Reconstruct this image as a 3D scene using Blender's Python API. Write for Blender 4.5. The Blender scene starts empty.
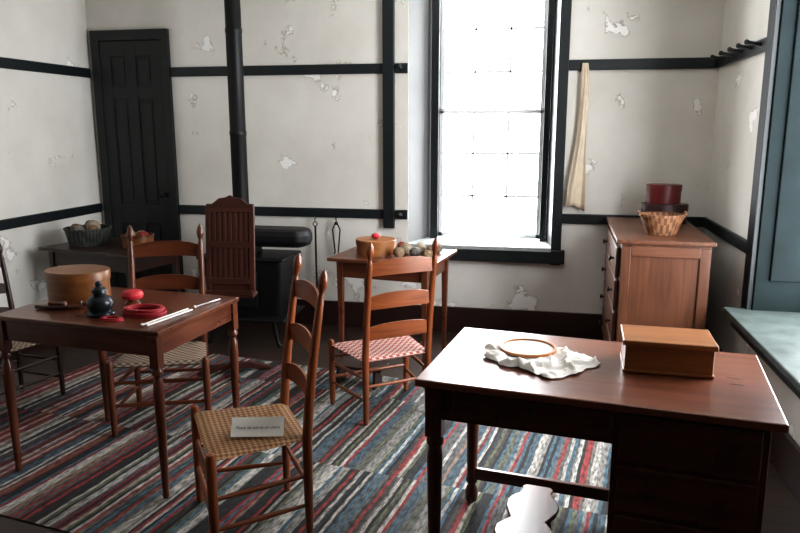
import bpy, math, random
from mathutils import Matrix, Vector
random.seed(4)
S=bpy.context.scene
# ---------------------------------------------------------------- materials
MATS={}
def newmat(name):
    m=bpy.data.materials.new(name); m.use_nodes=True
    nt=m.node_tree; return m,nt,nt.nodes['Principled BSDF']
def N(nt,t,**k):
    n=nt.nodes.new(t)
    for a,b in k.items(): setattr(n,a,b)
    return n
def ramp(nt,stops,interp='LINEAR'):
    r=N(nt,'ShaderNodeValToRGB'); cr=r.color_ramp; cr.interpolation=interp
    while len(cr.elements)<len(stops): cr.elements.new(0.5)
    for e,(p,c) in zip(cr.elements,stops):
        e.position=p; e.color=(*c,1)
    return r
def plain(name,col,rough=.6,metal=0,var=.12,scale=12,bump=.1,spec=.5):
    if name in MATS: return MATS[name]
    m,nt,b=newmat(name)
    tc=N(nt,'ShaderNodeTexCoord'); no=N(nt,'ShaderNodeTexNoise'); no.inputs['Scale'].default_value=scale; no.inputs['Detail'].default_value=5
    nt.links.new(tc.outputs['Object'],no.inputs['Vector'])
    r=ramp(nt,[(.3,tuple(c*(1-var) for c in col)),(.7,tuple(min(1,c*(1+var)) for c in col))])
    nt.links.new(no.outputs['Fac'],r.inputs['Fac']); nt.links.new(r.outputs['Color'],b.inputs['Base Color'])
    bp=N(nt,'ShaderNodeBump'); bp.inputs['Strength'].default_value=bump; bp.inputs['Distance'].default_value=.01
    nt.links.new(no.outputs['Fac'],bp.inputs['Height']); nt.links.new(bp.outputs['Normal'],b.inputs['Normal'])
    b.inputs['Roughness'].default_value=rough; b.inputs['Metallic'].default_value=metal
    b.inputs['Specular IOR Level'].default_value=spec
    MATS[name]=m; return m
def wood(name,dark,light,rough=.35,axis='x',scale=1,coat=0):
    key=name+axis
    if key in MATS: return MATS[key]
    m,nt,b=newmat(key)
    tc=N(nt,'ShaderNodeTexCoord'); mp=N(nt,'ShaderNodeMapping')
    sc={'x':(1.5,22,22),'y':(22,1.5,22),'z':(22,22,1.5)}[axis]
    mp.inputs['Scale'].default_value=tuple(s*scale for s in sc)
    nt.links.new(tc.outputs['Object'],mp.inputs['Vector'])
    no=N(nt,'ShaderNodeTexNoise'); no.inputs['Scale'].default_value=1.3; no.inputs['Detail'].default_value=7; no.inputs['Distortion'].default_value=.8
    nt.links.new(mp.outputs['Vector'],no.inputs['Vector'])
    n2=N(nt,'ShaderNodeTexNoise'); n2.inputs['Scale'].default_value=3.5
    nt.links.new(tc.outputs['Object'],n2.inputs['Vector'])
    mx=N(nt,'ShaderNodeMix'); mx.inputs['Factor'].default_value=.3
    nt.links.new(no.outputs['Fac'],mx.inputs['A']); nt.links.new(n2.outputs['Fac'],mx.inputs['B'])
    r=ramp(nt,[(.33,dark),(.66,light)])
    nt.links.new(mx.outputs['Result'],r.inputs['Fac']); nt.links.new(r.outputs['Color'],b.inputs['Base Color'])
    rr=N(nt,'ShaderNodeMapRange'); rr.inputs['To Min'].default_value=rough*.8; rr.inputs['To Max'].default_value=rough*1.3
    nt.links.new(n2.outputs['Fac'],rr.inputs['Value']); nt.links.new(rr.outputs['Result'],b.inputs['Roughness'])
    bp=N(nt,'ShaderNodeBump'); bp.inputs['Strength'].default_value=.12; bp.inputs['Distance'].default_value=.003
    nt.links.new(no.outputs['Fac'],bp.inputs['Height']); nt.links.new(bp.outputs['Normal'],b.inputs['Normal'])
    b.inputs['Coat Weight'].default_value=coat; b.inputs['Coat Roughness'].default_value=.2
    MATS[key]=m; return m
def cherry(a='x'): return wood('cherry_wood',(.060,.016,.008),(.145,.046,.020),.28,a,coat=.2)
def chairw(a='z'): return wood('maple_wood',(.12,.030,.009),(.26,.075,.023),.3,a,coat=.2)
def deskw(a='x'): return wood('desk_wood',(.038,.010,.006),(.088,.025,.013),.27,a,coat=.25)
def desktopw(a='x'): return wood('desktop_wood',(.085,.025,.013),(.18,.060,.030),.29,a,coat=.25)
def darkw(a='x'): return wood('walnut_wood',(.016,.007,.005),(.040,.016,.010),.35,a)
def redw(a='z'): return wood('mahogany_wood',(.030,.009,.006),(.072,.020,.012),.4,a)
def midw(a='z'): return wood('brown_maple_wood',(.060,.017,.007),(.13,.038,.015),.32,a)
def pine(a='x'): return wood('pine_wood',(.30,.10,.028),(.50,.20,.06),.4,a)
def chestw(a='x'): return wood('chest_wood',(.060,.022,.011),(.125,.048,.023),.38,a)
def boxw(a='x'): return wood('box_wood',(.17,.062,.017),(.31,.12,.035),.38,a)
def honeyw(a='x'): return wood('honey_wood',(.12,.044,.012),(.22,.083,.024),.38,a)
teal=plain('trim_paint',(.009,.013,.015),.42,var=.2,scale=5,bump=.05)
tealr=plain('jamb_paint',(.0085,.0145,.0155),.65,var=.25,scale=5,bump=.05,spec=.10)
doorm=plain('door_paint',(.010,.012,.013),.5,var=.15,scale=4,bump=.04)
iron=plain('cast_iron',(.006,.006,.007),.5,metal=.3,var=.3,scale=20)
sillp=plain('sill_paint',(.060,.074,.070),.5,var=.35,scale=9,spec=.2)
sillw=plain('window_sill_paint',(.36,.38,.37),.4,var=.15,scale=9)
whitep=plain('white_paint',(.72,.74,.76),.4,var=.03)
basem=plain('baseboard_paint',(.028,.012,.010),.4,var=.2,scale=4,bump=.03)
pap=plain('paper',(.88,.86,.80),.7,var=.04)
black=plain('black_ink',(.02,.02,.02),.7)
linen=plain('linen_cloth',(.72,.69,.65),.85,var=.12,scale=30,bump=.3)
cream=plain('cream_cloth',(.66,.56,.43),.85,var=.08,scale=18,bump=.2)
redp=plain('red_fabric',(.45,.02,.03),.6,var=.2,scale=40)
redtape=plain('red_tape',(.36,.03,.04),.5,var=.15,scale=60)
redbox=plain('red_paint',(.12,.009,.009),.4,var=.2)
winebox=plain('wine_paint',(.035,.008,.010),.4,var=.2)
pewter=plain('pewter',(.018,.022,.028),.3,metal=.5,var=.3)
steel=plain('steel',(.55,.55,.55),.3,metal=1)
yarn=plain('yarn_tan',(.22,.15,.09),.9,var=.35,scale=45,bump=.6)
yarn2=plain('yarn_gray',(.15,.14,.125),.9,var=.35,scale=45,bump=.6)
yarn3=plain('yarn_cream',(.32,.26,.19),.9,var=.3,scale=45,bump=.6)
yarnr=plain('yarn_red',(.25,.035,.025),.9,var=.3,scale=45,bump=.6)

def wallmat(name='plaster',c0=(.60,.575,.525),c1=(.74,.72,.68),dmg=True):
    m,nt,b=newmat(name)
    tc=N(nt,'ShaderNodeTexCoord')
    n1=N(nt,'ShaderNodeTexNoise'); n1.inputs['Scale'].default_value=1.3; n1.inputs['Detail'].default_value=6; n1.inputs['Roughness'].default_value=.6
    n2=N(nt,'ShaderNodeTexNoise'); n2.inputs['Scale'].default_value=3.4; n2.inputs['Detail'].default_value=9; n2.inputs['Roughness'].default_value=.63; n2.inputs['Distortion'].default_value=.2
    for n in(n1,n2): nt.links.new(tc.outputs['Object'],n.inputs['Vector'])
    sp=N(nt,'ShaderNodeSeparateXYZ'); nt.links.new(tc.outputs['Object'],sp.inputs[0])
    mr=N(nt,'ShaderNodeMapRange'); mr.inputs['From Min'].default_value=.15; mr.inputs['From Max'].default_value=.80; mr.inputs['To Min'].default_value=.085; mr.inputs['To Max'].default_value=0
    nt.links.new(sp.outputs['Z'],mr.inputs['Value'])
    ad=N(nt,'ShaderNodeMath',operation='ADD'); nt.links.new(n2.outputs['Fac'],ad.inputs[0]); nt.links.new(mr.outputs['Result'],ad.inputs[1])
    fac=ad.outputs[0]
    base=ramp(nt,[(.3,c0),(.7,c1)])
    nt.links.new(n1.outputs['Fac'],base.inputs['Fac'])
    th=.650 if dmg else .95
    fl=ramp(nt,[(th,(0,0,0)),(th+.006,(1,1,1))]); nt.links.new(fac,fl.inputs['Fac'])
    ed=ramp(nt,[(th-.010,(0,0,0)),(th-.002,(1,1,1)),(th+.005,(0,0,0))]); nt.links.new(fac,ed.inputs['Fac'])  # dark rim round each flake: slight edge shadow painted into the colour
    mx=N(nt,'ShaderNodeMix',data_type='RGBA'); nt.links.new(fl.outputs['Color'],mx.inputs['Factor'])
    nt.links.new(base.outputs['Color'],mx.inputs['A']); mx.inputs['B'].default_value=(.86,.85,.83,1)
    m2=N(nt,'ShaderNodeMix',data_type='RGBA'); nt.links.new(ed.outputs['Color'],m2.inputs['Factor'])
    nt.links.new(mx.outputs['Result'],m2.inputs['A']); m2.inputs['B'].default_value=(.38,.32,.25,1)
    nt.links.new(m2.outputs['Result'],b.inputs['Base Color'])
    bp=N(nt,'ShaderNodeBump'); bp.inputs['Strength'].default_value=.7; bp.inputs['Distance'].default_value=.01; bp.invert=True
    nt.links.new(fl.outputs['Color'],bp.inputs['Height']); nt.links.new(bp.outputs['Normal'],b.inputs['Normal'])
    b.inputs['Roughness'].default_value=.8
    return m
plaster=wallmat()
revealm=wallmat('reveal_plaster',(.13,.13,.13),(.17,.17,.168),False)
def floormat():
    m,nt,b=newmat('floorboards')
    tc=N(nt,'ShaderNodeTexCoord'); br=N(nt,'ShaderNodeTexBrick'); mp=N(nt,'ShaderNodeMapping'); 
    nt.links.new(tc.outputs['Object'],mp.inputs['Vector']); nt.links.new(mp.outputs['Vector'],br.inputs['Vector'])
    br.inputs['Scale'].default_value=1; br.inputs['Brick Width'].default_value=2.6; br.inputs['Row Height'].default_value=.14; br.inputs['Mortar Size'].default_value=.004
    br.inputs['Color1'].default_value=(.030,.018,.014,1); br.inputs['Color2'].default_value=(.05,.028,.02,1); br.inputs['Mortar'].default_value=(.008,.005,.004,1)
    nt.links.new(br.outputs['Color'],b.inputs['Base Color']); b.inputs['Roughness'].default_value=.42
    return m
floorm=floormat()
def rugmat():
    m,nt,b=newmat('rag_rug_weave')
    tc=N(nt,'ShaderNodeTexCoord'); sp=N(nt,'ShaderNodeSeparateXYZ'); nt.links.new(tc.outputs['Object'],sp.inputs[0])
    def M(op,a,bb=None):
        n=N(nt,'ShaderNodeMath',operation=op)
        for i,v in enumerate((a,bb)):
            if v is None: continue
            if isinstance(v,(int,float)): n.inputs[i].default_value=v
            else: nt.links.new(v,n.inputs[i])
        return n.outputs[0]
    nz=N(nt,'ShaderNodeTexNoise'); nz.inputs['Scale'].default_value=5; nt.links.new(tc.outputs['Object'],nz.inputs['Vector'])
    run=M('FLOOR',M('DIVIDE',sp.outputs['Y'],.86))
    xw=M('ADD',sp.outputs['X'],M('MULTIPLY',nz.outputs['Fac'],.022))
    xs=M('ADD',xw,M('MULTIPLY',run,.371))
    def wn(v):
        w=N(nt,'ShaderNodeTexWhiteNoise',noise_dimensions='1D'); nt.links.new(v,w.inputs['W']); return w.outputs['Value']
    big=wn(M('FLOOR',M('MULTIPLY',xs,21)))
    small=wn(M('ADD',M('FLOOR',M('MULTIPLY',xs,66)),.37))
    sel=M('GREATER_THAN',small,.48)
    c1=ramp(nt,[(0,(.022,.022,.025)),(.12,(.12,.12,.12)),(.24,(.04,.044,.05)),(.34,(.26,.25,.23)),(.46,(.06,.05,.047)),(.54,(.07,.11,.14)),(.65,(.16,.15,.135)),(.76,(.022,.020,.020)),(.86,(.20,.028,.028)),(.93,(.10,.11,.07))],'CONSTANT')
    nt.links.new(big,c1.inputs['Fac'])
    c2=ramp(nt,[(.48,(.018,.018,.020)),(.58,(.42,.39,.35)),(.69,(.30,.04,.038)),(.76,(.07,.14,.19)),(.84,(.13,.14,.08)),(.88,(.28,.18,.13)),(.92,(.50,.48,.44))],'CONSTANT')
    nt.links.new(small,c2.inputs['Fac'])
    mx=N(nt,'ShaderNodeMix',data_type='RGBA'); nt.links.new(sel,mx.inputs['Factor']); nt.links.new(c1.outputs['Color'],mx.inputs['A']); nt.links.new(c2.outputs['Color'],mx.inputs['B'])
    mp=N(nt,'ShaderNodeMapping'); mp.inputs['Scale'].default_value=(90,22,1); nt.links.new(tc.outputs['Object'],mp.inputs['Vector'])
    n3=N(nt,'ShaderNodeTexNoise'); n3.inputs['Scale'].default_value=1; n3.inputs['Detail'].default_value=3; nt.links.new(mp.outputs['Vector'],n3.inputs['Vector'])
    r3=ramp(nt,[(.32,(.22,.22,.22)),(.62,(1.0,1.0,1.0))]); nt.links.new(n3.outputs['Fac'],r3.inputs['Fac'])
    ml=N(nt,'ShaderNodeMix',data_type='RGBA',blend_type='MULTIPLY'); ml.inputs['Factor'].default_value=1
    nt.links.new(mx.outputs['Result'],ml.inputs['A']); nt.links.new(r3.outputs['Color'],ml.inputs['B'])
    nt.links.new(ml.outputs['Result'],b.inputs['Base Color'])
    bp=N(nt,'ShaderNodeBump'); bp.inputs['Strength'].default_value=.6; bp.inputs['Distance'].default_value=.006
    nt.links.new(n3.outputs['Fac'],bp.inputs['Height']); nt.links.new(bp.outputs['Normal'],b.inputs['Normal'])
    b.inputs['Roughness'].default_value=.8
    return m
def weave(name,c1,c2,scale=38,rot=0):
    m,nt,b=newmat(name)
    tc=N(nt,'ShaderNodeTexCoord'); mp=N(nt,'ShaderNodeMapping'); mp.inputs['Rotation'].default_value=(0,0,rot); mp.inputs['Location'].default_value=(.003,.004,.005)
    ck=N(nt,'ShaderNodeTexChecker'); ck.inputs['Scale'].default_value=scale
    ck.inputs['Color1'].default_value=(*c1,1); ck.inputs['Color2'].default_value=(*c2,1)
    sz=N(nt,'ShaderNodeVectorMath',operation='MULTIPLY'); sz.inputs[1].default_value=(1,1,0)
    nt.links.new(tc.outputs['Object'],mp.inputs['Vector']); nt.links.new(mp.outputs['Vector'],sz.inputs[0]); nt.links.new(sz.outputs[0],ck.inputs['Vector'])
    no=N(nt,'ShaderNodeTexNoise'); no.inputs['Scale'].default_value=120; nt.links.new(tc.outputs['Object'],no.inputs['Vector'])
    mx=N(nt,'ShaderNodeMix',data_type='RGBA',blend_type='MULTIPLY'); mx.inputs['Factor'].default_value=.5
    nt.links.new(ck.outputs['Color'],mx.inputs['A']); nt.links.new(no.outputs['Fac'],mx.inputs['B'])
    nt.links.new(mx.outputs['Result'],b.inputs['Base Color'])
    bp=N(nt,'ShaderNodeBump'); bp.inputs['Strength'].default_value=.5; bp.inputs['Distance'].default_value=.004
    nt.links.new(ck.outputs['Fac'],bp.inputs['Height']); nt.links.new(bp.outputs['Normal'],b.inputs['Normal'])
    b.inputs['Roughness'].default_value=.75
    return m
caneW=weave('cane_weave',(.46,.25,.11),(.18,.08,.035),70,.785)
redW=weave('red_tape_weave',(.62,.46,.38),(.36,.035,.035),50,0)
tanW=weave('tan_tape_weave',(.42,.32,.23),(.14,.085,.06),50,0)
basketW=weave('splint_weave',(.32,.15,.065),(.15,.06,.026),60,0)
basketD=weave('gray_splint_weave',(.080,.080,.072),(.026,.032,.032),60,0)
def glassmat():
    m=bpy.data.materials.new('window_glass'); m.use_nodes=True; nt=m.node_tree; nt.nodes.clear()
    o=N(nt,'ShaderNodeOutputMaterial'); t=N(nt,'ShaderNodeBsdfTransparent'); g=N(nt,'ShaderNodeBsdfGlossy'); g.inputs['Roughness'].default_value=.05
    x=N(nt,'ShaderNodeMixShader'); x.inputs[0].default_value=.04
    nt.links.new(t.outputs[0],x.inputs[1]); nt.links.new(g.outputs[0],x.inputs[2]); nt.links.new(x.outputs[0],o.inputs[0]); return m
glass=glassmat()

# ---------------------------------------------------------------- builder
class Obj:
    def __init__(s,name,loc=(0,0,0),rz=0,scale=1):
        s.e=bpy.data.objects.new(name,None); S.collection.objects.link(s.e)
        s.e.location=loc; s.e.rotation_euler=(0,0,math.radians(rz)); s.e.scale=(scale,)*3; s.e.empty_display_size=.05
    def add(s,name,v,f,mat,smooth=False,bevel=0,solid=0):
        o=mesh(name,v,f,mat,smooth,bevel,solid); o.parent=s.e; return o
    def box(s,name,c,sz,mat,bevel=.004,rot=None,taper=1):
        v,f=boxg(c,sz,rot,taper); return s.add(name,v,f,mat,False,bevel)
    def lathe(s,name,prof,mat,c=(0,0,0),segs=28,sx=1,sy=1,M=None):
        v,f=latheg(prof,segs,sx,sy)
        if M: v=[M@Vector(p) for p in v]
        v=[(p[0]+c[0],p[1]+c[1],p[2]+c[2]) for p in v]
        return s.add(name,v,f,mat,True)
    def tube(s,name,pts,r,mat,segs=12):
        v,f=tubeg(pts,r,segs); return s.add(name,v,f,mat,True)
    def poly(s,name,out,d,M,mat,bevel=.002):
        n=len(out); v=[M@Vector((x,y,-d/2)) for x,y in out]+[M@Vector((x,y,d/2)) for x,y in out]
        f=[tuple(range(n-1,-1,-1)),tuple(range(n,2*n))]+[(i,(i+1)%n,(i+1)%n+n,i+n) for i in range(n)]
        return s.add(name,v,f,mat,False,bevel)
def mesh(name,v,f,mat,smooth=False,bevel=0,solid=0):
    me=bpy.data.meshes.new(name); me.from_pydata([tuple(p) for p in v],[],f); me.update()
    o=bpy.data.objects.new(name,me); S.collection.objects.link(o); me.materials.append(mat)
    if smooth:
        for p in me.polygons: p.use_smooth=True
        try: me.set_sharp_from_angle(angle=math.radians(42))
        except Exception: pass
    if solid:
        m=o.modifiers.new('t','SOLIDIFY'); m.thickness=solid
    if bevel:
        m=o.modifiers.new('b','BEVEL'); m.width=bevel; m.segments=2; m.limit_method='ANGLE'
    return o
def boxg(c,sz,rot=None,taper=1):
    hx,hy,hz=[q/2 for q in sz]; v=[]
    for z in(-1,1):
        k=taper if z<0 else 1
        for x,y in((-1,-1),(1,-1),(1,1),(-1,1)):
            p=Vector((x*hx*k,y*hy*k,z*hz))
            if rot: p=rot@p
            v.append(p+Vector(c))
    return v,[(3,2,1,0),(4,5,6,7),(0,1,5,4),(1,2,6,5),(2,3,7,6),(3,0,4,7)]
def latheg(prof,segs=28,sx=1,sy=1):
    v=[];f=[];n=len(prof)
    for r,z in prof:
        for i in range(segs):
            a=2*math.pi*i/segs; v.append((max(r,1e-4)*math.cos(a)*sx,max(r,1e-4)*math.sin(a)*sy,z))
    for j in range(n-1):
        for i in range(segs):
            k=(i+1)%segs; f.append((j*segs+i,j*segs+k,(j+1)*segs+k,(j+1)*segs+i))
    f.append(tuple(range(segs-1,-1,-1))); f.append(tuple((n-1)*segs+i for i in range(segs)))
    return v,f
def tubeg(pts,r,segs=12):
    pts=[Vector(p) for p in pts]; n=len(pts)
    if isinstance(r,(int,float)): r=[r]*n
    v=[];f=[]; ref=None
    for j,p in enumerate(pts):
        t=(pts[min(j+1,n-1)]-pts[max(j-1,0)]).normalized()
        if ref is None:
            ref=Vector((1,0,0)) if abs(t.x)<.8 else Vector((0,1,0))
        u=(ref-t*ref.dot(t)).normalized(); w=t.cross(u); ref=u
        for i in range(segs):
            a=2*math.pi*i/segs; v.append(p+(u*math.cos(a)+w*math.sin(a))*r[j])
    for j in range(n-1):
        for i in range(segs):
            k=(i+1)%segs; f.append((j*segs+i,j*segs+k,(j+1)*segs+k,(j+1)*segs+i))
    f.append(tuple(range(segs-1,-1,-1))); f.append(tuple((n-1)*segs+i for i in range(segs)))
    return v,f
def sph(r,h=None,n=9,z0=0):
    h=h or r; return [(r*math.sin(math.pi*i/n),z0+h-h*math.cos(math.pi*i/n)) for i in range(n+1)]
def wbox(name,x,y,z,mat,bevel=0):
    v,f=boxg(((x[0]+x[1])/2,(y[0]+y[1])/2,(z[0]+z[1])/2),(x[1]-x[0],y[1]-y[0],z[1]-z[0])); return mesh(name,v,f,mat,False,bevel)
def join(name,objs):
    ctx={'active_object':objs[0],'selected_editable_objects':objs,'object':objs[0],'selected_objects':objs}
    with bpy.context.temp_override(**ctx): bpy.ops.object.join()
    objs[0].name=name; return objs[0]

# ---------------------------------------------------------------- room
XL,XR,YB,YF,H=-3.61,1.135,5.23,-.9,2.8
OX0,OX1,OZ0,OZ1=-1.0,.075,.66,2.62       # back window opening
RY0,RY1,RZ0,RZ1=2.45,4.0,.55,2.55        # right window opening
T=.37
wbox('floor',(XL-.1,XR+.4),(YF-.1,YB+.4),(-.1,0),floorm)
wbox('ceiling',(XL-.1,XR+.4),(YF-.1,YB+.4),(H,H+.1),plaster)
wbox('wall_left',(XL-.1,XL),(YF,YB+T),(0,H),plaster)
wbox('wall_front',(XL,XR),(YF-.1,YF),(0,H),darkw('z'))  # unseen wall behind the camera; dark finish chosen to cut frontal fill light
join('wall_back',[wbox('a',(XL,OX0),(YB,YB+T),(0,H),plaster),wbox('b',(OX1,XR+T),(YB,YB+T),(0,H),plaster),
  wbox('c',(OX0,OX1),(YB,YB+T),(0,OZ0),plaster),wbox('d',(OX0,OX1),(YB,YB+T),(OZ1,H),plaster)])
join('wall_right',[wbox('a',(XR,XR+T),(YF,RY0),(0,H),plaster),wbox('b',(XR,XR+T),(RY1,YB),(0,H),plaster),
  wbox('c',(XR,XR+T),(RY0,RY1),(0,RZ0),plaster),wbox('d',(XR,XR+T),(RY0,RY1),(RZ1,H),plaster)])
# back window
W=Obj('window_1')
gx0,gx1=-.87,.03
def prism(n,pts,z0,z1,m):
    k=len(pts); v=[(x,y,z0) for x,y in pts]+[(x,y,z1) for x,y in pts]
    W.add(n,v,[tuple(range(k-1,-1,-1)),tuple(range(k,2*k))]+[(i,(i+1)%k,(i+1)%k+k,i+k) for i in range(k)],m)
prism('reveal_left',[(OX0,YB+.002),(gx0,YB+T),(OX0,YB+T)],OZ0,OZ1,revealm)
prism('reveal_right',[(OX1,YB+.002),(OX1,YB+T),(gx1,YB+T)],OZ0,OZ1,teal)
W.box('sill_board',((OX0+OX1)/2,YB+T/2-.03,.675),(OX1-OX0+.0,T+.06,.03),sillw,.004)
W.box('sill_nosing',((OX0+OX1)/2+.02,YB-.03,.622),(OX1-OX0+.16,.055,.10),teal,.006)
yg=YB+T-.06
W.box('frame_left',(gx0+.03,yg-.01,(OZ0+OZ1)/2),(.06,.10,OZ1-OZ0-.04),teal)
W.box('frame_right',(gx1-.02,yg-.01,(OZ0+OZ1)/2),(.045,.10,OZ1-OZ0-.04),teal)
sx0,sx1=gx0+.06,gx1-.04
for nm,z0,z1,yo in(('lower',.70,1.69,0),('upper',1.665,2.60,.035)):
    y=yg+yo
    W.box('sash_%s_l'%nm,(sx0+.016,y,(z0+z1)/2),(.032,.03,z1-z0),whitep,.003)
    W.box('sash_%s_r'%nm,(sx1-.016,y,(z0+z1)/2),(.032,.03,z1-z0),whitep,.003)
    W.box('sash_%s_b'%nm,((sx0+sx1)/2,y,z0+.018),(sx1-sx0,.03,.036),whitep,.003)
    W.box('sash_%s_t'%nm,((sx0+sx1)/2,y,z1-.014),(sx1-sx0,.03,.028),whitep,.003)
    for i in(1,2): W.box('muntin_%s_v%d'%(nm,i),(sx0+(sx1-sx0)*i/3,y,(z0+z1)/2),(.018,.02,z1-z0-.04),whitep,.002)
    for i in(1,2): W.box('muntin_%s_h%d'%(nm,i),((sx0+sx1)/2,y,z0+(z1-z0)*i/3),(sx1-sx0-.04,.02,.018),whitep,.002)
    W.add('pane_'+nm,[(sx0,y,z0),(sx1,y,z0),(sx1,y,z1),(sx0,y,z1)],[(0,1,2,3)],glass)
W.box('casing_right',(OX1+.035,YB-.015,(OZ0-.1+H)/2),(.072,.032,H-OZ0+.1),teal)
W.box('casing_left',(-1.145,YB-.02,(.80+H)/2),(.085,.045,H-.80),teal)
W.box('head_casing',((OX0+OX1)/2,YB-.015,OZ1+.05),(OX1-OX0+.2,.03,.1),teal)
# right window
W2=Obj('window_2')
W2.box('jamb_far',(XR+T/2,RY1-.012,(RZ0+RZ1)/2),(T,.024,RZ1-RZ0),tealr)
W2.box('jamb_panel',(XR+T/2,RY1-.03,1.6),(T-.14,.014,1.7),tealr,.006)
W2.box('jamb_near',(XR+T/2,RY0+.012,(RZ0+RZ1)/2),(T,.024,RZ1-RZ0),tealr)
W2.box('jamb_head',(XR+T/2,(RY0+RY1)/2,RZ1-.012),(T,RY1-RY0-.05,.024),tealr)
W2.box('casing_far',(XR-.012,RY1+.045,(RZ0+RZ1)/2+.03),(.03,.11,RZ1-RZ0+.12),teal)
W2.box('casing_near',(XR-.012,RY0-.045,(RZ0+RZ1)/2+.03),(.03,.11,RZ1-RZ0+.12),teal)
W2.box('casing_head',(XR-.012,(RY0+RY1)/2,RZ1+.05),(.03,RY1-RY0,.1),teal)
W2.box('sill_board',((1.0+XR+T)/2,(RY0+RY1)/2,RZ0+.018),(XR+T-1.0,RY1-RY0+.06,.035),sillp,.006)
W2.box('sill_apron',(XR-.05,(RY0+RY1)/2,RZ0-.035),(.09,RY1-RY0+.0,.06),teal)
xg=XR+T-.05; ys0,ys1=RY0+.03,RY1-.03
for nm,z0,z1,xo in(('lower',.59,1.60,0),('upper',1.56,2.53,.035)):
    x=xg+xo
    W2.box('sash_%s_l'%nm,(x,ys0+.02,(z0+z1)/2),(.03,.04,z1-z0),whitep,.003)
    W2.box('sash_%s_r'%nm,(x,ys1-.02,(z0+z1)/2),(.03,.04,z1-z0),whitep,.003)
    W2.box('sash_%s_b'%nm,(x,(ys0+ys1)/2,z0+.025),(.03,ys1-ys0,.05),whitep,.003)
    W2.box('sash_%s_t'%nm,(x,(ys0+ys1)/2,z1-.02),(.03,ys1-ys0,.04),whitep,.003)
    for i in(1,2,3): W2.box('muntin_%s_v%d'%(nm,i),(x,ys0+(ys1-ys0)*i/4,(z0+z1)/2),(.02,.016,z1-z0-.04),whitep,.002)
    for i in(1,2): W2.box('muntin_%s_h%d'%(nm,i),(x,(ys0+ys1)/2,z0+(z1-z0)*i/3),(.02,ys1-ys0-.04,.016),whitep,.002)
    W2.add('pane_'+nm,[(x,ys0,z0),(x,ys1,z0),(x,ys1,z1),(x,ys0,z1)],[(0,1,2,3)],glass)
# rails
zl,zu,rh=.905,1.985,.072
def rail(n,x,y,z): return wbox(n,x,y,(z-rh/2,z+rh/2),teal,.006)
DX0,DX1=XL+.04,-2.90
rail('trim_1',(DX1,-1.19),(YB-.022,YB-.001),zl); rail('trim_2',(DX1,-1.19),(YB-.022,YB-.001),zu)
rail('trim_3',(OX1+.07,XR-.022),(YB-.022,YB-.001),zl); rail('trim_4',(OX1+.07,XR-.022),(YB-.022,YB-.001),zu)
rail('trim_5',(XL+.001,XL+.022),(YF,YB-.03),zl); rail('trim_6',(XL+.001,XL+.022),(YF,YB-.03),zu)
rail('trim_7',(XR-.022,XR-.001),(RY1+.1,YB-.001),zl); rail('trim_8',(XR-.022,XR-.001),(RY1+.1,YB-.001),zu)
rail('trim_9',(-1.10,OX0),(YB-.022,YB-.001),zl); rail('trim_10',(-1.10,OX0),(YB-.022,YB-.001),zu)
wbox('baseboard_back',(DX1,XR),(YB-.025,YB-.001),(0,.20),basem,.005)
wbox('baseboard_left',(XL+.001,XL+.025),(YF,YB-.03),(0,.20),basem,.005)
wbox('baseboard_right',(XR-.025,XR-.001),(YF,YB-.03),(0,.20),basem,.005)
def peg(name,p,d):
    o=Obj(name,p); q=Vector(d).to_track_quat('Z','X').to_matrix()
    o.lathe('peg_turning',[(.013,0),(.011,.01),(.008,.035),(.009,.06),(.014,.072),(.015,.078),(.009,.086),(0,.088)],teal,M=q,segs=14)
for i,y in enumerate((4.20,4.37,4.56,4.77,5.0)): peg('coat_peg',(XR-.022,y,zu+.008),(-1,0,.15))
peg('coat_peg',(-1.05,YB-.022,zu),(0,-1,.12)); peg('coat_peg',(-1.05,YB-.022,zl),(0,-1,.12))
# door
D=Obj('door_1')
dt=2.31; dx=(DX0+DX1)/2; dw=DX1-DX0
D.box('frame_top',(dx,YB-.02,dt-.04),(dw,.04,.08),doorm); D.box('frame_left',(DX0+.035,YB-.02,dt/2-.04),(.07,.04,dt-.08),doorm); D.box('frame_right',(DX1-.035,YB-.02,dt/2-.04),(.07,.04,dt-.08),doorm)
D.box('slab',(dx,YB-.010,1.12),(dw-.14,.014,2.22),doorm,.001)
iw=dw-.14; xa=DX0+.07
for n,xx,w in(('l',xa+.045,.09),('c',dx,.09),('r',xa+iw-.045,.09)): D.box('stile_'+n,(xx,YB-.023,1.115),(w,.014,2.225),doorm,.005)
for i,(z,h) in enumerate(((.11,.22),(.86,.16),(1.83,.10),(2.17,.12))): D.box('rail_%d'%i,(dx,YB-.0225,z),(iw,.013,h),doorm,.005)
for k,xx in enumerate((dx-.045-(iw/2-.135)/2,dx+.045+(iw/2-.135)/2)):
    for j,(z0,z1) in enumerate(((.25,.75),(.97,1.75),(1.91,2.08))):
        D.box('panel_%d%d'%(k,j),(xx,YB-.019,(z0+z1)/2),((iw/2-.135)-.03,.008,z1-z0),doorm,.004)
D.lathe('knob',sph(.022),iron,c=(DX1-.11,YB-.06,1.0))

# rug
th=math.radians(-9); ex=Vector((math.cos(th),math.sin(th),0)); ey=Vector((-ex.y,ex.x,0))
P=Vector((-2.12,2.23,0)); 
rv=[];rf=[]; L0,L1,dep=-1.05,2.45,2.06; nx,ny=70,50
for j in range(ny+1):
    for i in range(nx+1):
        rv.append((L0+(L1-L0)*i/nx,dep*j/ny,.005+.001*math.sin(i*1.3+j*.7)*math.sin(j*.9)))
for j in range(ny):
    for i in range(nx):
        a=j*(nx+1)+i; rf.append((a,a+1,a+nx+2,a+nx+1))
rug=mesh('rag_rug',rv,rf,rugmat(),True); rug.location=P; rug.rotation_euler=(0,0,th)
RG=.0075

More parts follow.
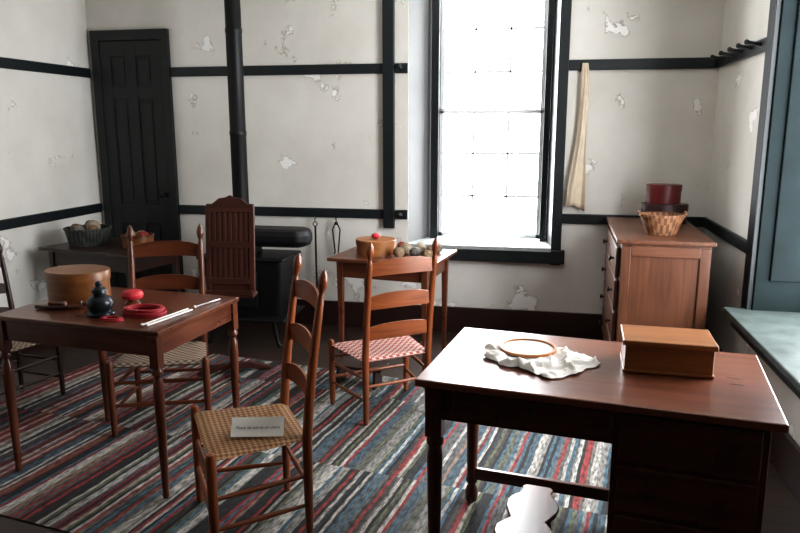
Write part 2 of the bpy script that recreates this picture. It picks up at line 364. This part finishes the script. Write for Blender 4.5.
# ---------------------------------------------------------------- chairs
def chair(loc,rz,seatm,slats=3,scale=1,w=chairw,sh=.41,bh=1.0):
    c=Obj('ladder_back_chair',(loc[0],loc[1],RG),rz,scale)
    bw,fw,dp=.185,.235,.36
    def lean(z): return 0 if z<sh else -.075*((z-sh)/(bh-sh))**1.3
    for s,n in((-1,'left'),(1,'right')):
        zs=[0,.03,.2,sh,.55,.7,.85,bh-.07,bh-.055,bh-.045,bh-.035,bh-.02,bh,bh+.02,bh+.035,bh+.042]
        rs=[.012,.015,.0175,.019,.0185,.0175,.016,.014,.010,.009,.013,.018,.019,.014,.006,.001]
        c.tube('back_post_'+n,[(s*bw,lean(z),z) for z in zs],rs,w('z'),14)
        c.tube('front_post_'+n,[(s*fw,dp,z) for z in(0,.03,.2,sh-.04,sh+.01,sh+.025,sh+.03)],[.012,.0155,.018,.0185,.018,.014,.002],w('z'),14)
        for i,z in enumerate((.13,.25)):
            c.tube('side_rung_%s_%d'%(n,i),[(s*bw,0,z),(s*(bw+fw)/2,dp/2,z),(s*fw,dp,z)],[.007,.011,.007],w('y'),10)
    for i,z in enumerate((.16,.28)): c.tube('front_rung_%d'%i,[(-fw,dp,z),(0,dp,z),(fw,dp,z)],[.008,.012,.008],w('x'),10)
    c.tube('back_rung',[(-bw,0,.21),(0,0,.21),(bw,0,.21)],[.007,.011,.007],w('x'),10)
    tops=[sh+(bh-sh)*q for q in (.25,.53,.83)]
    for k,zc in enumerate(tops):
        v=[];f=[];n=16; hh=.070
        for i in range(n+1):
            u=-1+2*i/n; x=u*bw; y=lean(zc)-.022*(1-u*u)
            z1=zc+hh*.40+hh*.38*(1-abs(u)**2.5); z0=zc-hh*.5+.006*(1-u*u)
            v+=[(x,y-.004,z0),(x,y-.004,z1),(x,y+.004,z1),(x,y+.004,z0)]
        for i in range(n):
            a=4*i
            for q in range(4): f.append((a+q,a+(q+1)%4,a+4+(q+1)%4,a+4+q))
        f+=[(3,2,1,0),(4*n,4*n+1,4*n+2,4*n+3)]
        c.add('slat_%d'%k,v,f,w('x'),True)
    v=[];f=[];n=14
    for sgn in(1,-1):
        for j in range(n+1):
            for i in range(n+1):
                u=-1+2*i/n; t=j/n; hw=bw+(fw-bw)*t+.008
                e=max(abs(u),abs(2*t-1)); edge=max(0,(e-.85)/.15)**2
                z=sh-.002+ sgn*(.013*(1-edge)) -(.012*(1-u*u)*(1-(2*t-1)**2))
                v.append((u*hw,-.008+(dp+.016)*t,z))
    m=(n+1)**2
    for j in range(n):
        for i in range(n):
            a=j*(n+1)+i; f.append((a,a+1,a+n+2,a+n+1)); f.append((m+a,m+a+n+1,m+a+n+2,m+a+1))
    for i in range(n):
        for a,b in(((i),(i+1)),((n*(n+1)+i+1),(n*(n+1)+i)),(((i+1)*(n+1)),(i*(n+1))),((i*(n+1)+n),((i+1)*(n+1)+n))):
            f.append((b,a,m+a,m+b))
    c.add('woven_seat',v,f,seatm,True)
    return c
chair((-.935,2.49),124,caneW,sh=.40)
chair((-.725,3.49),38,redW,sh=.352,bh=.95)
chair((-2.0,3.41),200,tanW,w=midw,sh=.37,bh=.985)
chair((-3.08,3.32),-105,tanW,scale=.86,w=darkw)
# sign card on chair seat: folded tent card
C=Obj('sign_card',(-1.01,2.285,RG+.414),14)
a62=math.radians(48)
C.poly('card_front',[(-.098,0),(.098,0),(.098,.075),(-.098,.075)],.0015,Matrix.Rotation(a62,4,'X'),pap,0)
C.poly('card_back',[(-.098,0),(.098,0),(.098,.062),(-.098,.062)],.0015,Matrix.Translation((0,.078,0))@Matrix.Rotation(math.radians(116),4,'X'),pap,0)
tx=bpy.data.curves.new('card_text','FONT'); tx.body='Please do not sit on chairs'; tx.size=.0155; tx.align_x='CENTER'; tx.shear=.35
to=bpy.data.objects.new('card_text',tx); S.collection.objects.link(to); tx.materials.append(black); to.parent=C.e
to.rotation_euler=(a62,0,0); to.location=(0,.030*math.cos(a62)-.0016,.030*math.sin(a62)+.0012)

# ---------------------------------------------------------------- tables
def turned_leg(h,top=.13,r=.021):
    z=h-top
    return [(r*.55,0),(r*.75,.012),(r*.62,.03),(r*.7,.06),(r*.95,z*.55),(r*1.08,z-.12),(r*1.0,z-.06),(r*.7,z-.045),(r*.7,z-.035),(r*1.15,z-.025),(r*1.15,z-.012),(r*.85,z),(r*.85,z+.02)]
def table(name,c,rz,L,Dp,h,w,z=RG,apron=.11,style='turned',over=.05):
    t=Obj(name,(c[0],c[1],z),rz)
    t.box('top',(0,0,h-.011),(L,Dp,.022),w('x'),.004)
    lx,ly=L/2-over-.02,Dp/2-over-.01
    hh=h-.022
    t.box('apron_front',(0,-ly,hh-apron/2),(2*lx,.018,apron),w('x'),.002); t.box('apron_back',(0,ly,hh-apron/2),(2*lx,.018,apron),w('x'),.002)
    t.box('apron_left',(-lx,0,hh-apron/2),(.018,2*ly,apron),w('y'),.002); t.box('apron_right',(lx,0,hh-apron/2),(.018,2*ly,apron),w('y'),.002)
    k=0
    for sx in(-1,1):
        for sy in(-1,1):
            k+=1
            if style=='turned':
                t.box('leg_block_%d'%k,(sx*lx,sy*ly,hh-.07),(.042,.042,.14),w('z'),.003)
                t.lathe('leg_%d'%k,turned_leg(hh,.14),w('z'),c=(sx*lx,sy*ly,0),segs=18)
            else:
                t.box('leg_%d'%k,(sx*lx,sy*ly,hh/2),(.042,.042,hh),w('z'),.003,taper=.55)
    return t
WH=.74
table('work_table',(-1.885,2.82),-6,.855,.635,WH,cherry,over=.012,apron=.09)
table('side_table',(-.96,4.52),-8,.72,.58,.72,cherry,z=0.0065,style='taper')
table('side_table',(-3.0,4.45),-13,.86,.56,.72,darkw,z=0.0065,style='taper')

# desk
K=Obj('writing_desk',(.197,2.374,RG),-8); h=.743
K.box('top',(0,0,h-.0125),(1.085,.65,.025),desktopw('x'),.005)
K.box('apron_left',(-.485,0,h-.085),(.02,.53,.12),deskw('y'),.002)
K.box('apron_back',(-.17,.275,h-.085),(.62,.02,.12),deskw('x'),.002)
K.box('apron_front',(-.17,-.275,h-.085),(.62,.02,.12),deskw('x'),.002)
K.box('drawer_front',(-.17,-.288,h-.085),(.50,.012,.095),deskw('x'),.004)
K.lathe('keyhole_plate',[(.010,0),(.010,.003),(0,.003)],iron,M=Matrix.Rotation(math.radians(90),3,'X'),c=(-.17,-.294,h-.07),segs=14)
for i,(x,y) in enumerate(((-.485,-.275),(-.485,.275))):
    K.box('leg_block_%d'%i,(x,y,h-.115),(.056,.056,.18),deskw('z'),.003)
    K.lathe('leg_%d'%i,[(.014,0),(.024,.01),(.028,.04),(.022,.065),(.015,.08),(.025,.095),(.025,.105),(.020,.12),(.024,.3),(.027,.46),(.023,.50),(.029,.51),(.029,.525),(.023,.54),(.023,.56)],deskw('z'),c=(x,y,0),segs=18)
K.box('pedestal_case',(.295,0,.385),(.43,.56,.67),deskw('z'),.003)
for i in range(4):
    z=.13+i*.165; K.box('drawer_%d'%i,(.295,-.287,z),(.39,.014,.15),deskw('x'),.005)
    for s in(-.1,.1): K.lathe('knob_%d%d'%(i,s>0),[(.006,0),(.006,.008),(.013,.014),(.012,.02),(0,.023)],darkw('z'),M=Matrix.Rotation(math.radians(90),3,'X'),c=(.295+s,-.293,z),segs=14)
for x in(.10,.49):
    for y in(-.26,.26): K.box('foot',(x,y,.025),(.04,.04,.05),deskw('z'),.003)
K.box('back_stretcher',(-.20,.275,.13),(.56,.02,.05),deskw('x'),.003)
K.box('slot_plate_a',(.44,.03,h+.0004),(.05,.005,.0008),iron,0); K.box('slot_plate_b',(.44,-.03,h+.0004),(.04,.005,.0008),iron,0)
ZD=RG+h+.0005
# wooden box on desk
B=Obj('wooden_box',(.432,2.42,ZD),-3)
B.box('body',(0,0,.050),(.275,.185,.090),boxw('x'),.003)
B.box('lid',(0,0,.1035),(.295,.205,.019),boxw('x'),.005)
B.box('base_molding',(0,0,.006),(.285,.195,.010),boxw('x'),.003)
# crumpled cloth
from mathutils import noise
def cloth(name,c,rad,z,seed,mat):
    random.seed(seed); ph=[random.uniform(0,6.28) for _ in range(8)]
    v=[(0,0,.02)];f=[];nr,na=30,150
    for j in range(1,nr+1):
        t=j/nr
        for i in range(na):
            a=2*math.pi*i/na
            R=rad(a)*(1+.05*math.sin(5*a+ph[0])+.03*math.sin(11*a+ph[1])+.015*math.sin(23*a+ph[2]))
            x,y=R*t*math.cos(a),R*t*math.sin(a)
            p=Vector((x*9,y*9,seed*3.1))
            q=p+Vector((noise.noise(p*1.3),noise.noise(p*1.3+Vector((5,2,1))),0))*.9
            rg=1-abs(noise.noise(q))*2.4; rg2=1-abs(noise.noise(q*2.3+Vector((3,3,3))))*2.2
            hgt=.024*max(0,rg)**1.6+.012*max(0,rg2)**2
            rr2=math.hypot(x+.035,y-.08)
            inr=min(1,max(0,(rr2-.10)/.05))   # pressed flat under the hoop
            hgt=min(hgt*(.15+.85*inr)+.003,.0085 if rr2<.108 else 1)
            hgt*= 1-.75*max(0,(t-.8)/.2)**2
            v.append((x,y,max(.003,hgt)))
    for i in range(na): f.append((0,1+i,1+(i+1)%na))
    for j in range(nr-1):
        for i in range(na):
            a=1+j*na+i; b=1+j*na+(i+1)%na; f.append((a,a+na,b+na,b))
    v[0]=(0,0,sum(v[1+i][2] for i in range(na))/na)
    o=mesh(name,v,f,mat,True,0,0); o.location=(c[0],c[1],z)
    for e in o.data.edges: e.use_edge_sharp=False
    return o
def rr(a):
    pts=[(0,.20),(.6,.17),(1.2,.15),(1.9,.165),(2.6,.20),(3.14,.20),(3.7,.15),(4.3,.14),(4.9,.19),(5.6,.19),(6.283,.20)]
    for (a0,r0),(a1,r1) in zip(pts,pts[1:]):
        if a0<=a<=a1: 
            s=(a-a0)/(a1-a0); s=s*s*(3-2*s); return r0+(r1-r0)*s
    return .2
cloth('linen_cloth',(.005,2.41),rr,ZD+.001,3,linen)
HO=Obj('embroidery_hoop',(-.03,2.49,ZD+.0105),0)
def ringg(o,n,r,w,h,mat,z=0,sx=1,sy=1):
    v=[];f=[];s=48
    for i in range(s):
        a=2*math.pi*i/s; cx,cy=math.cos(a)*sx,math.sin(a)*sy
        v+=[(cx*(r-w),cy*(r-w),z),(cx*r,cy*r,z),(cx*r,cy*r,z+h),(cx*(r-w),cy*(r-w),z+h)]
    for i in range(s):
        a=4*i;b=4*((i+1)%s)
        for q in range(4): f.append((a+q,a+(q+1)%4,b+(q+1)%4,b+q))
    return o.add(n,v,f,mat,True)
ringg(HO,'inner_ring',.097,.004,.010,pine('x')); ringg(HO,'outer_ring',.103,.0055,.010,pine('x'),.001)
HO.lathe('stretched_cloth',[(.093,.003),(.093,.004),(0,.0045)],linen,segs=40)
# footstool under desk
F=Obj('footstool',(.0,2.33,RG),-8)
prof=[(-.20,.05),(-.185,.085),(-.15,.10),(-.11,.10),(-.075,.08),(-.05,.062),(-.02,.075),(0.02,.09),(.06,.095),(.10,.085),(.13,.062),(.155,.055),(.185,.058),(.20,.045)]
out=[(w,y) for y,w in prof]+[(-w,y) for y,w in reversed(prof)]
F.poly('top',out,.018,Matrix.Translation((0,0,.19)),desktopw('y'),.004)
for s in(-1,1): F.poly('end_board_%d'%(s>0),[(-.07,0),(-.03,0),(0,.04),(.03,0),(.07,0),(.055,.181),(-.055,.181)],.016,Matrix.Translation((0,s*.12,0))@Matrix.Rotation(math.radians(90),4,'X'),cherry('z'),.002)
F=Obj('footstool',(-1.06,3.95,RG),-8)
F.box('top',(0,0,.125),(.34,.15,.018),darkw('x'),.004)
for s in(-1,1): F.poly('end_board_%d'%(s>0),[(-.065,0),(-.03,0),(0,.03),(.03,0),(.065,0),(.05,.116),(-.05,.116)],.016,Matrix.Translation((s*.12,0,0))@Matrix.Rotation(math.radians(90),4,'Z')@Matrix.Rotation(math.radians(90),4,'X'),darkw('z'),.002)

# ---------------------------------------------------------------- stuff on work table
ZT=RG+WH+.0005
def ovalbox(name,c,z,r,h,m,sx=1,sy=.8,rz=0,lid=.35,lm=None):
    o=Obj(name,(c[0],c[1],z),rz)
    o.lathe('body',[(r*.97,0),(r*.97,h*(1-lid)),(r*.97,h*.98),(0,h*.98)],m,sx=sx,sy=sy,segs=48)
    o.lathe('lid',[(r,h*(1-lid)),(r*1.01,h*.97),(r*.99,h),(0,h)],lm or m,sx=sx,sy=sy,segs=48)
    return o
ovalbox('oval_pantry_box',(-2.19,2.94),ZT,.155,.135,honeyw('x'))
I=Obj('inkwell',(-1.885,2.66,ZT),0)
I.lathe('pot',[(.055,0),(.062,.006),(.060,.012),(.045,.02),(.054,.035),(.058,.055),(.048,.075),(.026,.088),(.026,.095),(.034,.10),(.030,.115),(.014,.125),(.012,.13),(.016,.137),(.010,.148),(0,.15)],pewter)
t=Obj('pincushion',(-1.84,2.84,ZT)); t.lathe('base',[(.035,0),(.035,.012),(.025,.02),(.02,.03),(0,.03)],cherry('z')); t.lathe('cushion',[(.02,.025),(.045,.035),(.05,.05),(.04,.066),(.015,.073),(0,.072)],redp)
t=Obj('tape_coil',(-1.69,2.69,ZT)); 
for k,(r,z,xo) in enumerate(((.085,0,0),(.078,.007,.006),(.087,.014,-.003),(.074,.021,.004),(.08,.028,0))): ringg(t,'loop_%d'%k,r,.016,.007,redtape,z,1.15,.75)
t=Obj('tape_coil',(-1.78,2.585,ZT)); 
for k,(r,z) in enumerate(((.045,0),(.038,.006))): ringg(t,'loop_%d'%k,r,.012,.006,redtape,z,1.2,.7)
for k,(p,q) in enumerate((((-1.60,2.52),(-1.545,2.80)),((-1.575,2.52),(-1.52,2.79)),((-1.53,2.84),(-1.485,3.0)))):
    t=Obj('knitting_needle'); t.tube('shaft',[(p[0],p[1],ZT+.006),(q[0],q[1],ZT+.006),(q[0]+(q[0]-p[0])*.03,q[1]+(q[1]-p[1])*.03,ZT+.006)],[.004,.004,.001],linen if k<2 else steel,8); t.lathe('knob',sph(.007),linen,c=(p[0],p[1],ZT))
t=Obj('weaving_shuttle',(-2.13,2.70,ZT),8)
t.poly('body',[(-.11,0),(-.06,.018),(0,.023),(.06,.018),(.11,0),(.06,-.018),(0,-.023),(-.06,-.018)],.018,Matrix.Translation((0,0,.010)),redw('x'),.005)
t.lathe('bobbin',[(.009,-.04),(.013,-.036),(.010,-.03),(.010,.03),(.013,.036),(.009,.04)],cherry('z'),M=Matrix.Rotation(math.radians(90),3,'Y'),c=(0,0,.026),segs=14)
t=Obj('wooden_spool',(-2.02,2.76,ZT),20); t.lathe('spool',[(.0,-.03),(.016,-.03),(.016,-.024),(.009,-.02),(.009,.02),(.016,.024),(.016,.03),(0,.03)],redw('z'),M=Matrix.Rotation(math.radians(90),3,'Y'),c=(0,0,.0165),segs=18)
# on mid side table
Z2=.727
o=ovalbox('round_box',(-1.08,4.50),Z2,.135,.10,boxw('x'),sy=.95)
o.lathe('red_lid_pad',sph(.03,.02,n=7,z0=.10),redp)
def ballparts(o,c,r,m,tag=''):
    z=c[2]
    o.lathe('wound_yarn'+tag,[(a,b+z) for a,b in sph(r,r*.93,n=11)],m,segs=20,c=(c[0],c[1],0))
    for k in range(4):
        R=Matrix.Rotation(random.uniform(0,3),3,'X')@Matrix.Rotation(random.uniform(0,3),3,'Z')
        pts=[R@Vector((math.cos(a)*r*.97,math.sin(a)*r*.97,0))+Vector((0,0,r*.93)) for a in [2*math.pi*i/20 for i in range(21)]]
        pts=[Vector((p.x+c[0],p.y+c[1],max(p.z,.003)+z)) for p in pts]
        o.tube('strand%s_%d'%(tag,k),pts,.003,m,6)
for c,r,m in (((-.90,4.38),.038,yarn),((-.88,4.52),.04,yarn3),((-.80,4.42),.036,yarn2),((-.79,4.56),.038,yarn3),((-.70,4.50),.036,yarn),((-.93,4.64),.033,yarnr),((-.71,4.36),.032,yarn),((-.68,4.62),.034,yarn2)):
    o=Obj('yarn_ball',(c[0],c[1],Z2)); ballparts(o,(0,0,0),r,m)
def basket(name,c,z,r0,r1,h,m,sy=1,rz=0,balls=(),handles=True,rim=None):
    o=Obj(name,(c[0],c[1],z),rz)
    prof=[(0,.0),(r0,0),(r0+(r1-r0)*.25,h*.25),(r0+(r1-r0)*.6,h*.6),(r1,h),(r1-.008,h),(r0+(r1-r0)*.6-.008,h*.6),(r0+(r1-r0)*.25-.008,h*.25),(r0-.008,.008),(0,.008)]
    o.lathe('body',prof,m,sy=sy,segs=40)
    ringg(o,'rim',r1+.004,.012,.014,rim or m,h-(.006 if handles else .012),1,sy)
    if handles:
        for s in(-1,1): o.tube('handle_%d'%(s>0),[(s*(r1-.002),-.04,h),(s*(r1+.004),-.025,h+.02),(s*(r1+.004),.025,h+.02),(s*(r1-.002),.04,h)],.005,m,8)
    for k,(b,r,mm) in enumerate(balls): ballparts(o,b,r,mm,'_%d'%k)
    return o
basket('yarn_basket',(-3.22,4.48),Z2,.135,.158,.12,basketD,handles=False,balls=(((-.07,-.03,.065),.045,yarn),((.03,.02,.075),.05,yarn3),((-.02,.07,.07),.05,yarn2),((.08,-.05,.065),.042,yarn),((-.02,-.08,.065),.042,yarn2)))
basket('wooden_tub',(-2.81,4.45),Z2,.105,.11,.085,honeyw('x'),handles=False,rim=midw('x'),balls=(((-.04,-.01,.03),.042,yarn),((.04,.01,.03),.042,yarnr),((0,.05,.03),.04,yarn3)))

# ---------------------------------------------------------------- reading stand
R=Obj('reading_stand',(-1.91,4.02,RG),8)
Rx=Matrix.Rotation(math.radians(84),4,'X')
out=[(-.155,.53),(.155,.53),(.155,1.06),(.150,1.085),(.115,1.085),(.095,1.10),(.07,1.12),(.03,1.125),(0,1.14),(-.03,1.125),(-.07,1.12),(-.095,1.10),(-.115,1.085),(-.150,1.085),(-.155,1.06)]
MM=Matrix.Translation((0,-.05,0))@Rx
R.poly('board',out,.016,MM,redw('z'),.003)
for s in(-1,1): R.poly('stile_%d'%(s>0),[(s*.155,.53),(s*.155,1.07),(s*.125,1.07),(s*.125,.53)][::1 if s<0 else -1],.012,Matrix.Translation((0,-.062,0))@Rx,redw('z'),.003)
for k in range(-3,4): R.poly('slat_%d'%(k+3),[(k*.034-.010,.62),(k*.034+.010,.62),(k*.034+.010,1.04),(k*.034-.010,1.04)],.006,Matrix.Translation((0,-.059,0))@Rx,redw('z'),.002)
for i,z in enumerate((.60,.83,1.055)): R.poly('cross_rail_%d'%i,[(-.15,z-.02),(.15,z-.02),(.15,z+.02),(-.15,z+.02)],.014,Matrix.Translation((0,-.062,0))@Rx,redw('x'),.002)
R.box('ledge',(0,-.03,.52),(.33,.11,.022),redw('x'),.004); R.box('ledge_lip',(0,-.085,.54),(.33,.012,.03),redw('x'),.003)
R.tube('column',[(0,.0,.05),(0,0,.12),(0,0,.16),(0,0,.3),(0,0,.45),(0,0,.51)],[.022,.022,.016,.021,.017,.022],redw('z'),16)
for a in(0,90):
    M=Matrix.Rotation(math.radians(a+20),4,'Z')@Matrix.Rotation(math.radians(90),4,'X')
    R.poly('cross_foot_%d'%a,[(-.23,0),(-.16,0),(-.1,.018),(.1,.018),(.16,0),(.23,0),(.23,.02),(.1,.055),(-.1,.055),(-.23,.02)],.035,M,redw('x'),.003)

# ---------------------------------------------------------------- stove
V=Obj('cast_iron_stove',(-2.12,4.76,0),0)
V.box('firebox',(0.03,-.02,.42),(.60,.34,.42),iron,.02,taper=.9)
V.box('hearth_plate',(0.03,-.05,.215),(.70,.46,.025),iron,.01)
V.box('top_plate',(.03,-.02,.64),(.66,.40,.025),iron,.012)
V.box('door',(.03,-.20,.42),(.26,.015,.26),iron,.008); V.lathe('door_knob',sph(.016),steel,c=(.12,-.225,.42))
for x in(-.2,.26):
    for y in(-.18,.13): V.tube('leg',[(x,y,.21),(x*1.05,y,.12),(x*1.12,y,.03),(x*1.2,y,0)],[.022,.016,.014,.02],iron,10)
ol=[]
for i in range(24):
    a=-math.pi/2+math.pi*i/23; ol.append((.36+.10*math.cos(a),.13*math.sin(a)))
for i in range(24):
    a=math.pi/2+math.pi*i/23; ol.append((-.16+.10*math.cos(a),.13*math.sin(a)))
V.poly('upper_chamber',ol,.13,Matrix.Translation((.04,0,.78)),iron,.045)
V.box('chamber_neck',(0,0,.68),(.18,.16,.08),iron,.01)
V.lathe('stovepipe',[(.057,.84),(.057,1.50),(.060,1.505),(.060,1.53),(.056,1.535),(.056,2.2),(.059,2.205),(.059,2.23),(.055,2.235),(.055,H-.001)],iron,c=(-.03,.0,0),segs=32)
V.lathe('pipe_collar',[(.085,.84),(.080,.865),(.062,.88),(.058,.90)],iron,c=(-.03,.0,0))
t=Obj('fire_poker',(-1.73,YB-.045,0)); t.tube('rod',[(0,0,.07),(0,0,.3),(0,0,.80)],.008,iron,8); ringg(t,'ring_handle',.02,.006,.006,iron,0).matrix_local=Matrix.Translation((0,0,.82))@Matrix.Rotation(math.radians(90),4,'X')
t.tube('hook',[(0,0,.085),(.0,0,.06),(.015,0,.045),(.035,0,.055)],.006,iron,8); t.tube('hanger',[(0,.02,.86),(0,-.008,.865),(0,-.008,.835)],.004,iron,8)
t=Obj('fire_tongs',(-1.56,YB-.045,0))
for s in(-1,1): t.tube('arm_%d'%(s>0),[(s*.006,0,.83),(s*.03,0,.78),(s*.022,0,.70),(s*.012,0,.60),(s*.022,0,.585)],.006,iron,8)
t.lathe('pivot',sph(.014),iron,c=(0,0,.815)); t.tube('hanger',[(0,.02,.87),(0,-.008,.875),(0,0,.84)],.004,iron,8)

# ---------------------------------------------------------------- chest of drawers (fronts face -x)
X=Obj('chest_of_drawers',(.705,4.64,0),-1.5)
hw,hl,hh=.25,.53,.93
X.box('top',(0,0,hh-.012),(2*hw+.03,2*hl+.03,.024),chestw('y'),.005)
X.box('case',(0.005,0,(hh-.024+.10)/2),(2*hw-.02,2*hl-.01,hh-.124),chestw('z'),.003)
X.box('end_panel_frame_a',(-hw+.04,-hl+.0,.50),(.05,.012,.78),chestw('z'),.003); X.box('end_panel_frame_b',(hw-.04,-hl+.0,.50),(.05,.012,.78),chestw('z'),.003)
X.box('end_panel_rail',(0,-hl,.865),(2*hw-.13,.012,.06),chestw('x'),.003)
for i in range(4):
    z=.20+i*.195; X.box('drawer_%d'%i,(-hw-.0,0,z),(.022,2*hl-.10,.18),chestw('y'),.006)
    for s in(-.32,.32): X.lathe('knob_%d%d'%(i,s>0),[(.007,0),(.007,.012),(.017,.02),(.016,.028),(0,.032)],darkw('z'),M=Matrix.Rotation(math.radians(-90),3,'Y'),c=(-hw-.011,s,z),segs=14)
for x in(-.2,.2):
    for y in(-.48,.48): X.box('foot',(x,y,.05),(.06,.06,.1),chestw('z'),.004,taper=.7)
ovalbox('oval_box',(.80,4.92),hh+.0005,.150,.13,winebox,sy=.75)
ovalbox('oval_box',(.79,4.92),hh+.132,.112,.125,redbox,sy=.75)
basket('splint_basket',(.70,4.36),hh+.0005,.085,.128,.115,basketW,sy=.8)

# hanging cloth
v=[];f=[];nz_,nw=60,36
for j in range(nz_+1):
    t=j/nz_; z=-.0-.98*t; w=.012+.045*min(1,(t*1.15)**.8)+.008*math.sin(t*7+1)
    for i in range(nw+1):
        u=-1+2*i/nw
        fold=.016*math.cos(u*3.6+t*1.5)*min(1,t*3+.15)+.004*math.sin(u*9+t*6)
        v.append((u*w+.008*math.sin(t*5)-.012*t,-.026-fold,z-(.04*abs(u+.3) if j==nz_ else 0)))
for j in range(nz_):
    for i in range(nw):
        a=j*(nw+1)+i; f.append((a,a+1,a+nw+2,a+nw+1))
o=mesh('hanging_scarf',v,f,cream,True,0,.003); o.location=(.255,YB-.024,zu+.01)

# ---------------------------------------------------------------- light
w=bpy.data.worlds.new('sky'); S.world=w; w.use_nodes=True
bg=w.node_tree.nodes['Background']; bg.inputs['Color'].default_value=(.95,.975,1,1); bg.inputs['Strength'].default_value=16
def portal(loc,rot,sx,sy,n):
    l=bpy.data.lights.new(n,'AREA'); l.shape='RECTANGLE'; l.size=sx; l.size_y=sy; l.cycles.is_portal=True
    o=bpy.data.objects.new(n,l); S.collection.objects.link(o); o.location=loc; o.rotation_euler=rot
portal(((sx0+sx1)/2,YB+T+.05,1.65),(math.radians(-90),0,0),.95,2.0,'window_light')
portal((XR+T+.05,(RY0+RY1)/2,1.55),(0,math.radians(90),0),2.0,1.6,'window_light')
S.view_settings.view_transform='Standard'
S.view_settings.exposure=.48
for lk in ('Medium High Contrast','High Contrast'):
    try: S.view_settings.look=lk; break
    except Exception as e: print('look',e)

# ---------------------------------------------------------------- camera
cam=bpy.data.cameras.new('camera'); co=bpy.data.objects.new('camera',cam); S.collection.objects.link(co)
cam.lens=31.5; cam.sensor_width=36
a,p=math.radians(11.5),math.radians(11.15)
Fw=Vector((-math.sin(a)*math.cos(p),math.cos(a)*math.cos(p),-math.sin(p))); Rt=Vector((math.cos(a),math.sin(a),0)); U=Rt.cross(Fw)
co.matrix_world=Matrix(((Rt.x,U.x,-Fw.x,0),(Rt.y,U.y,-Fw.y,0),(Rt.z,U.z,-Fw.z,1.55),(0,0,0,1)))
cam.clip_start=.05
S.camera=co
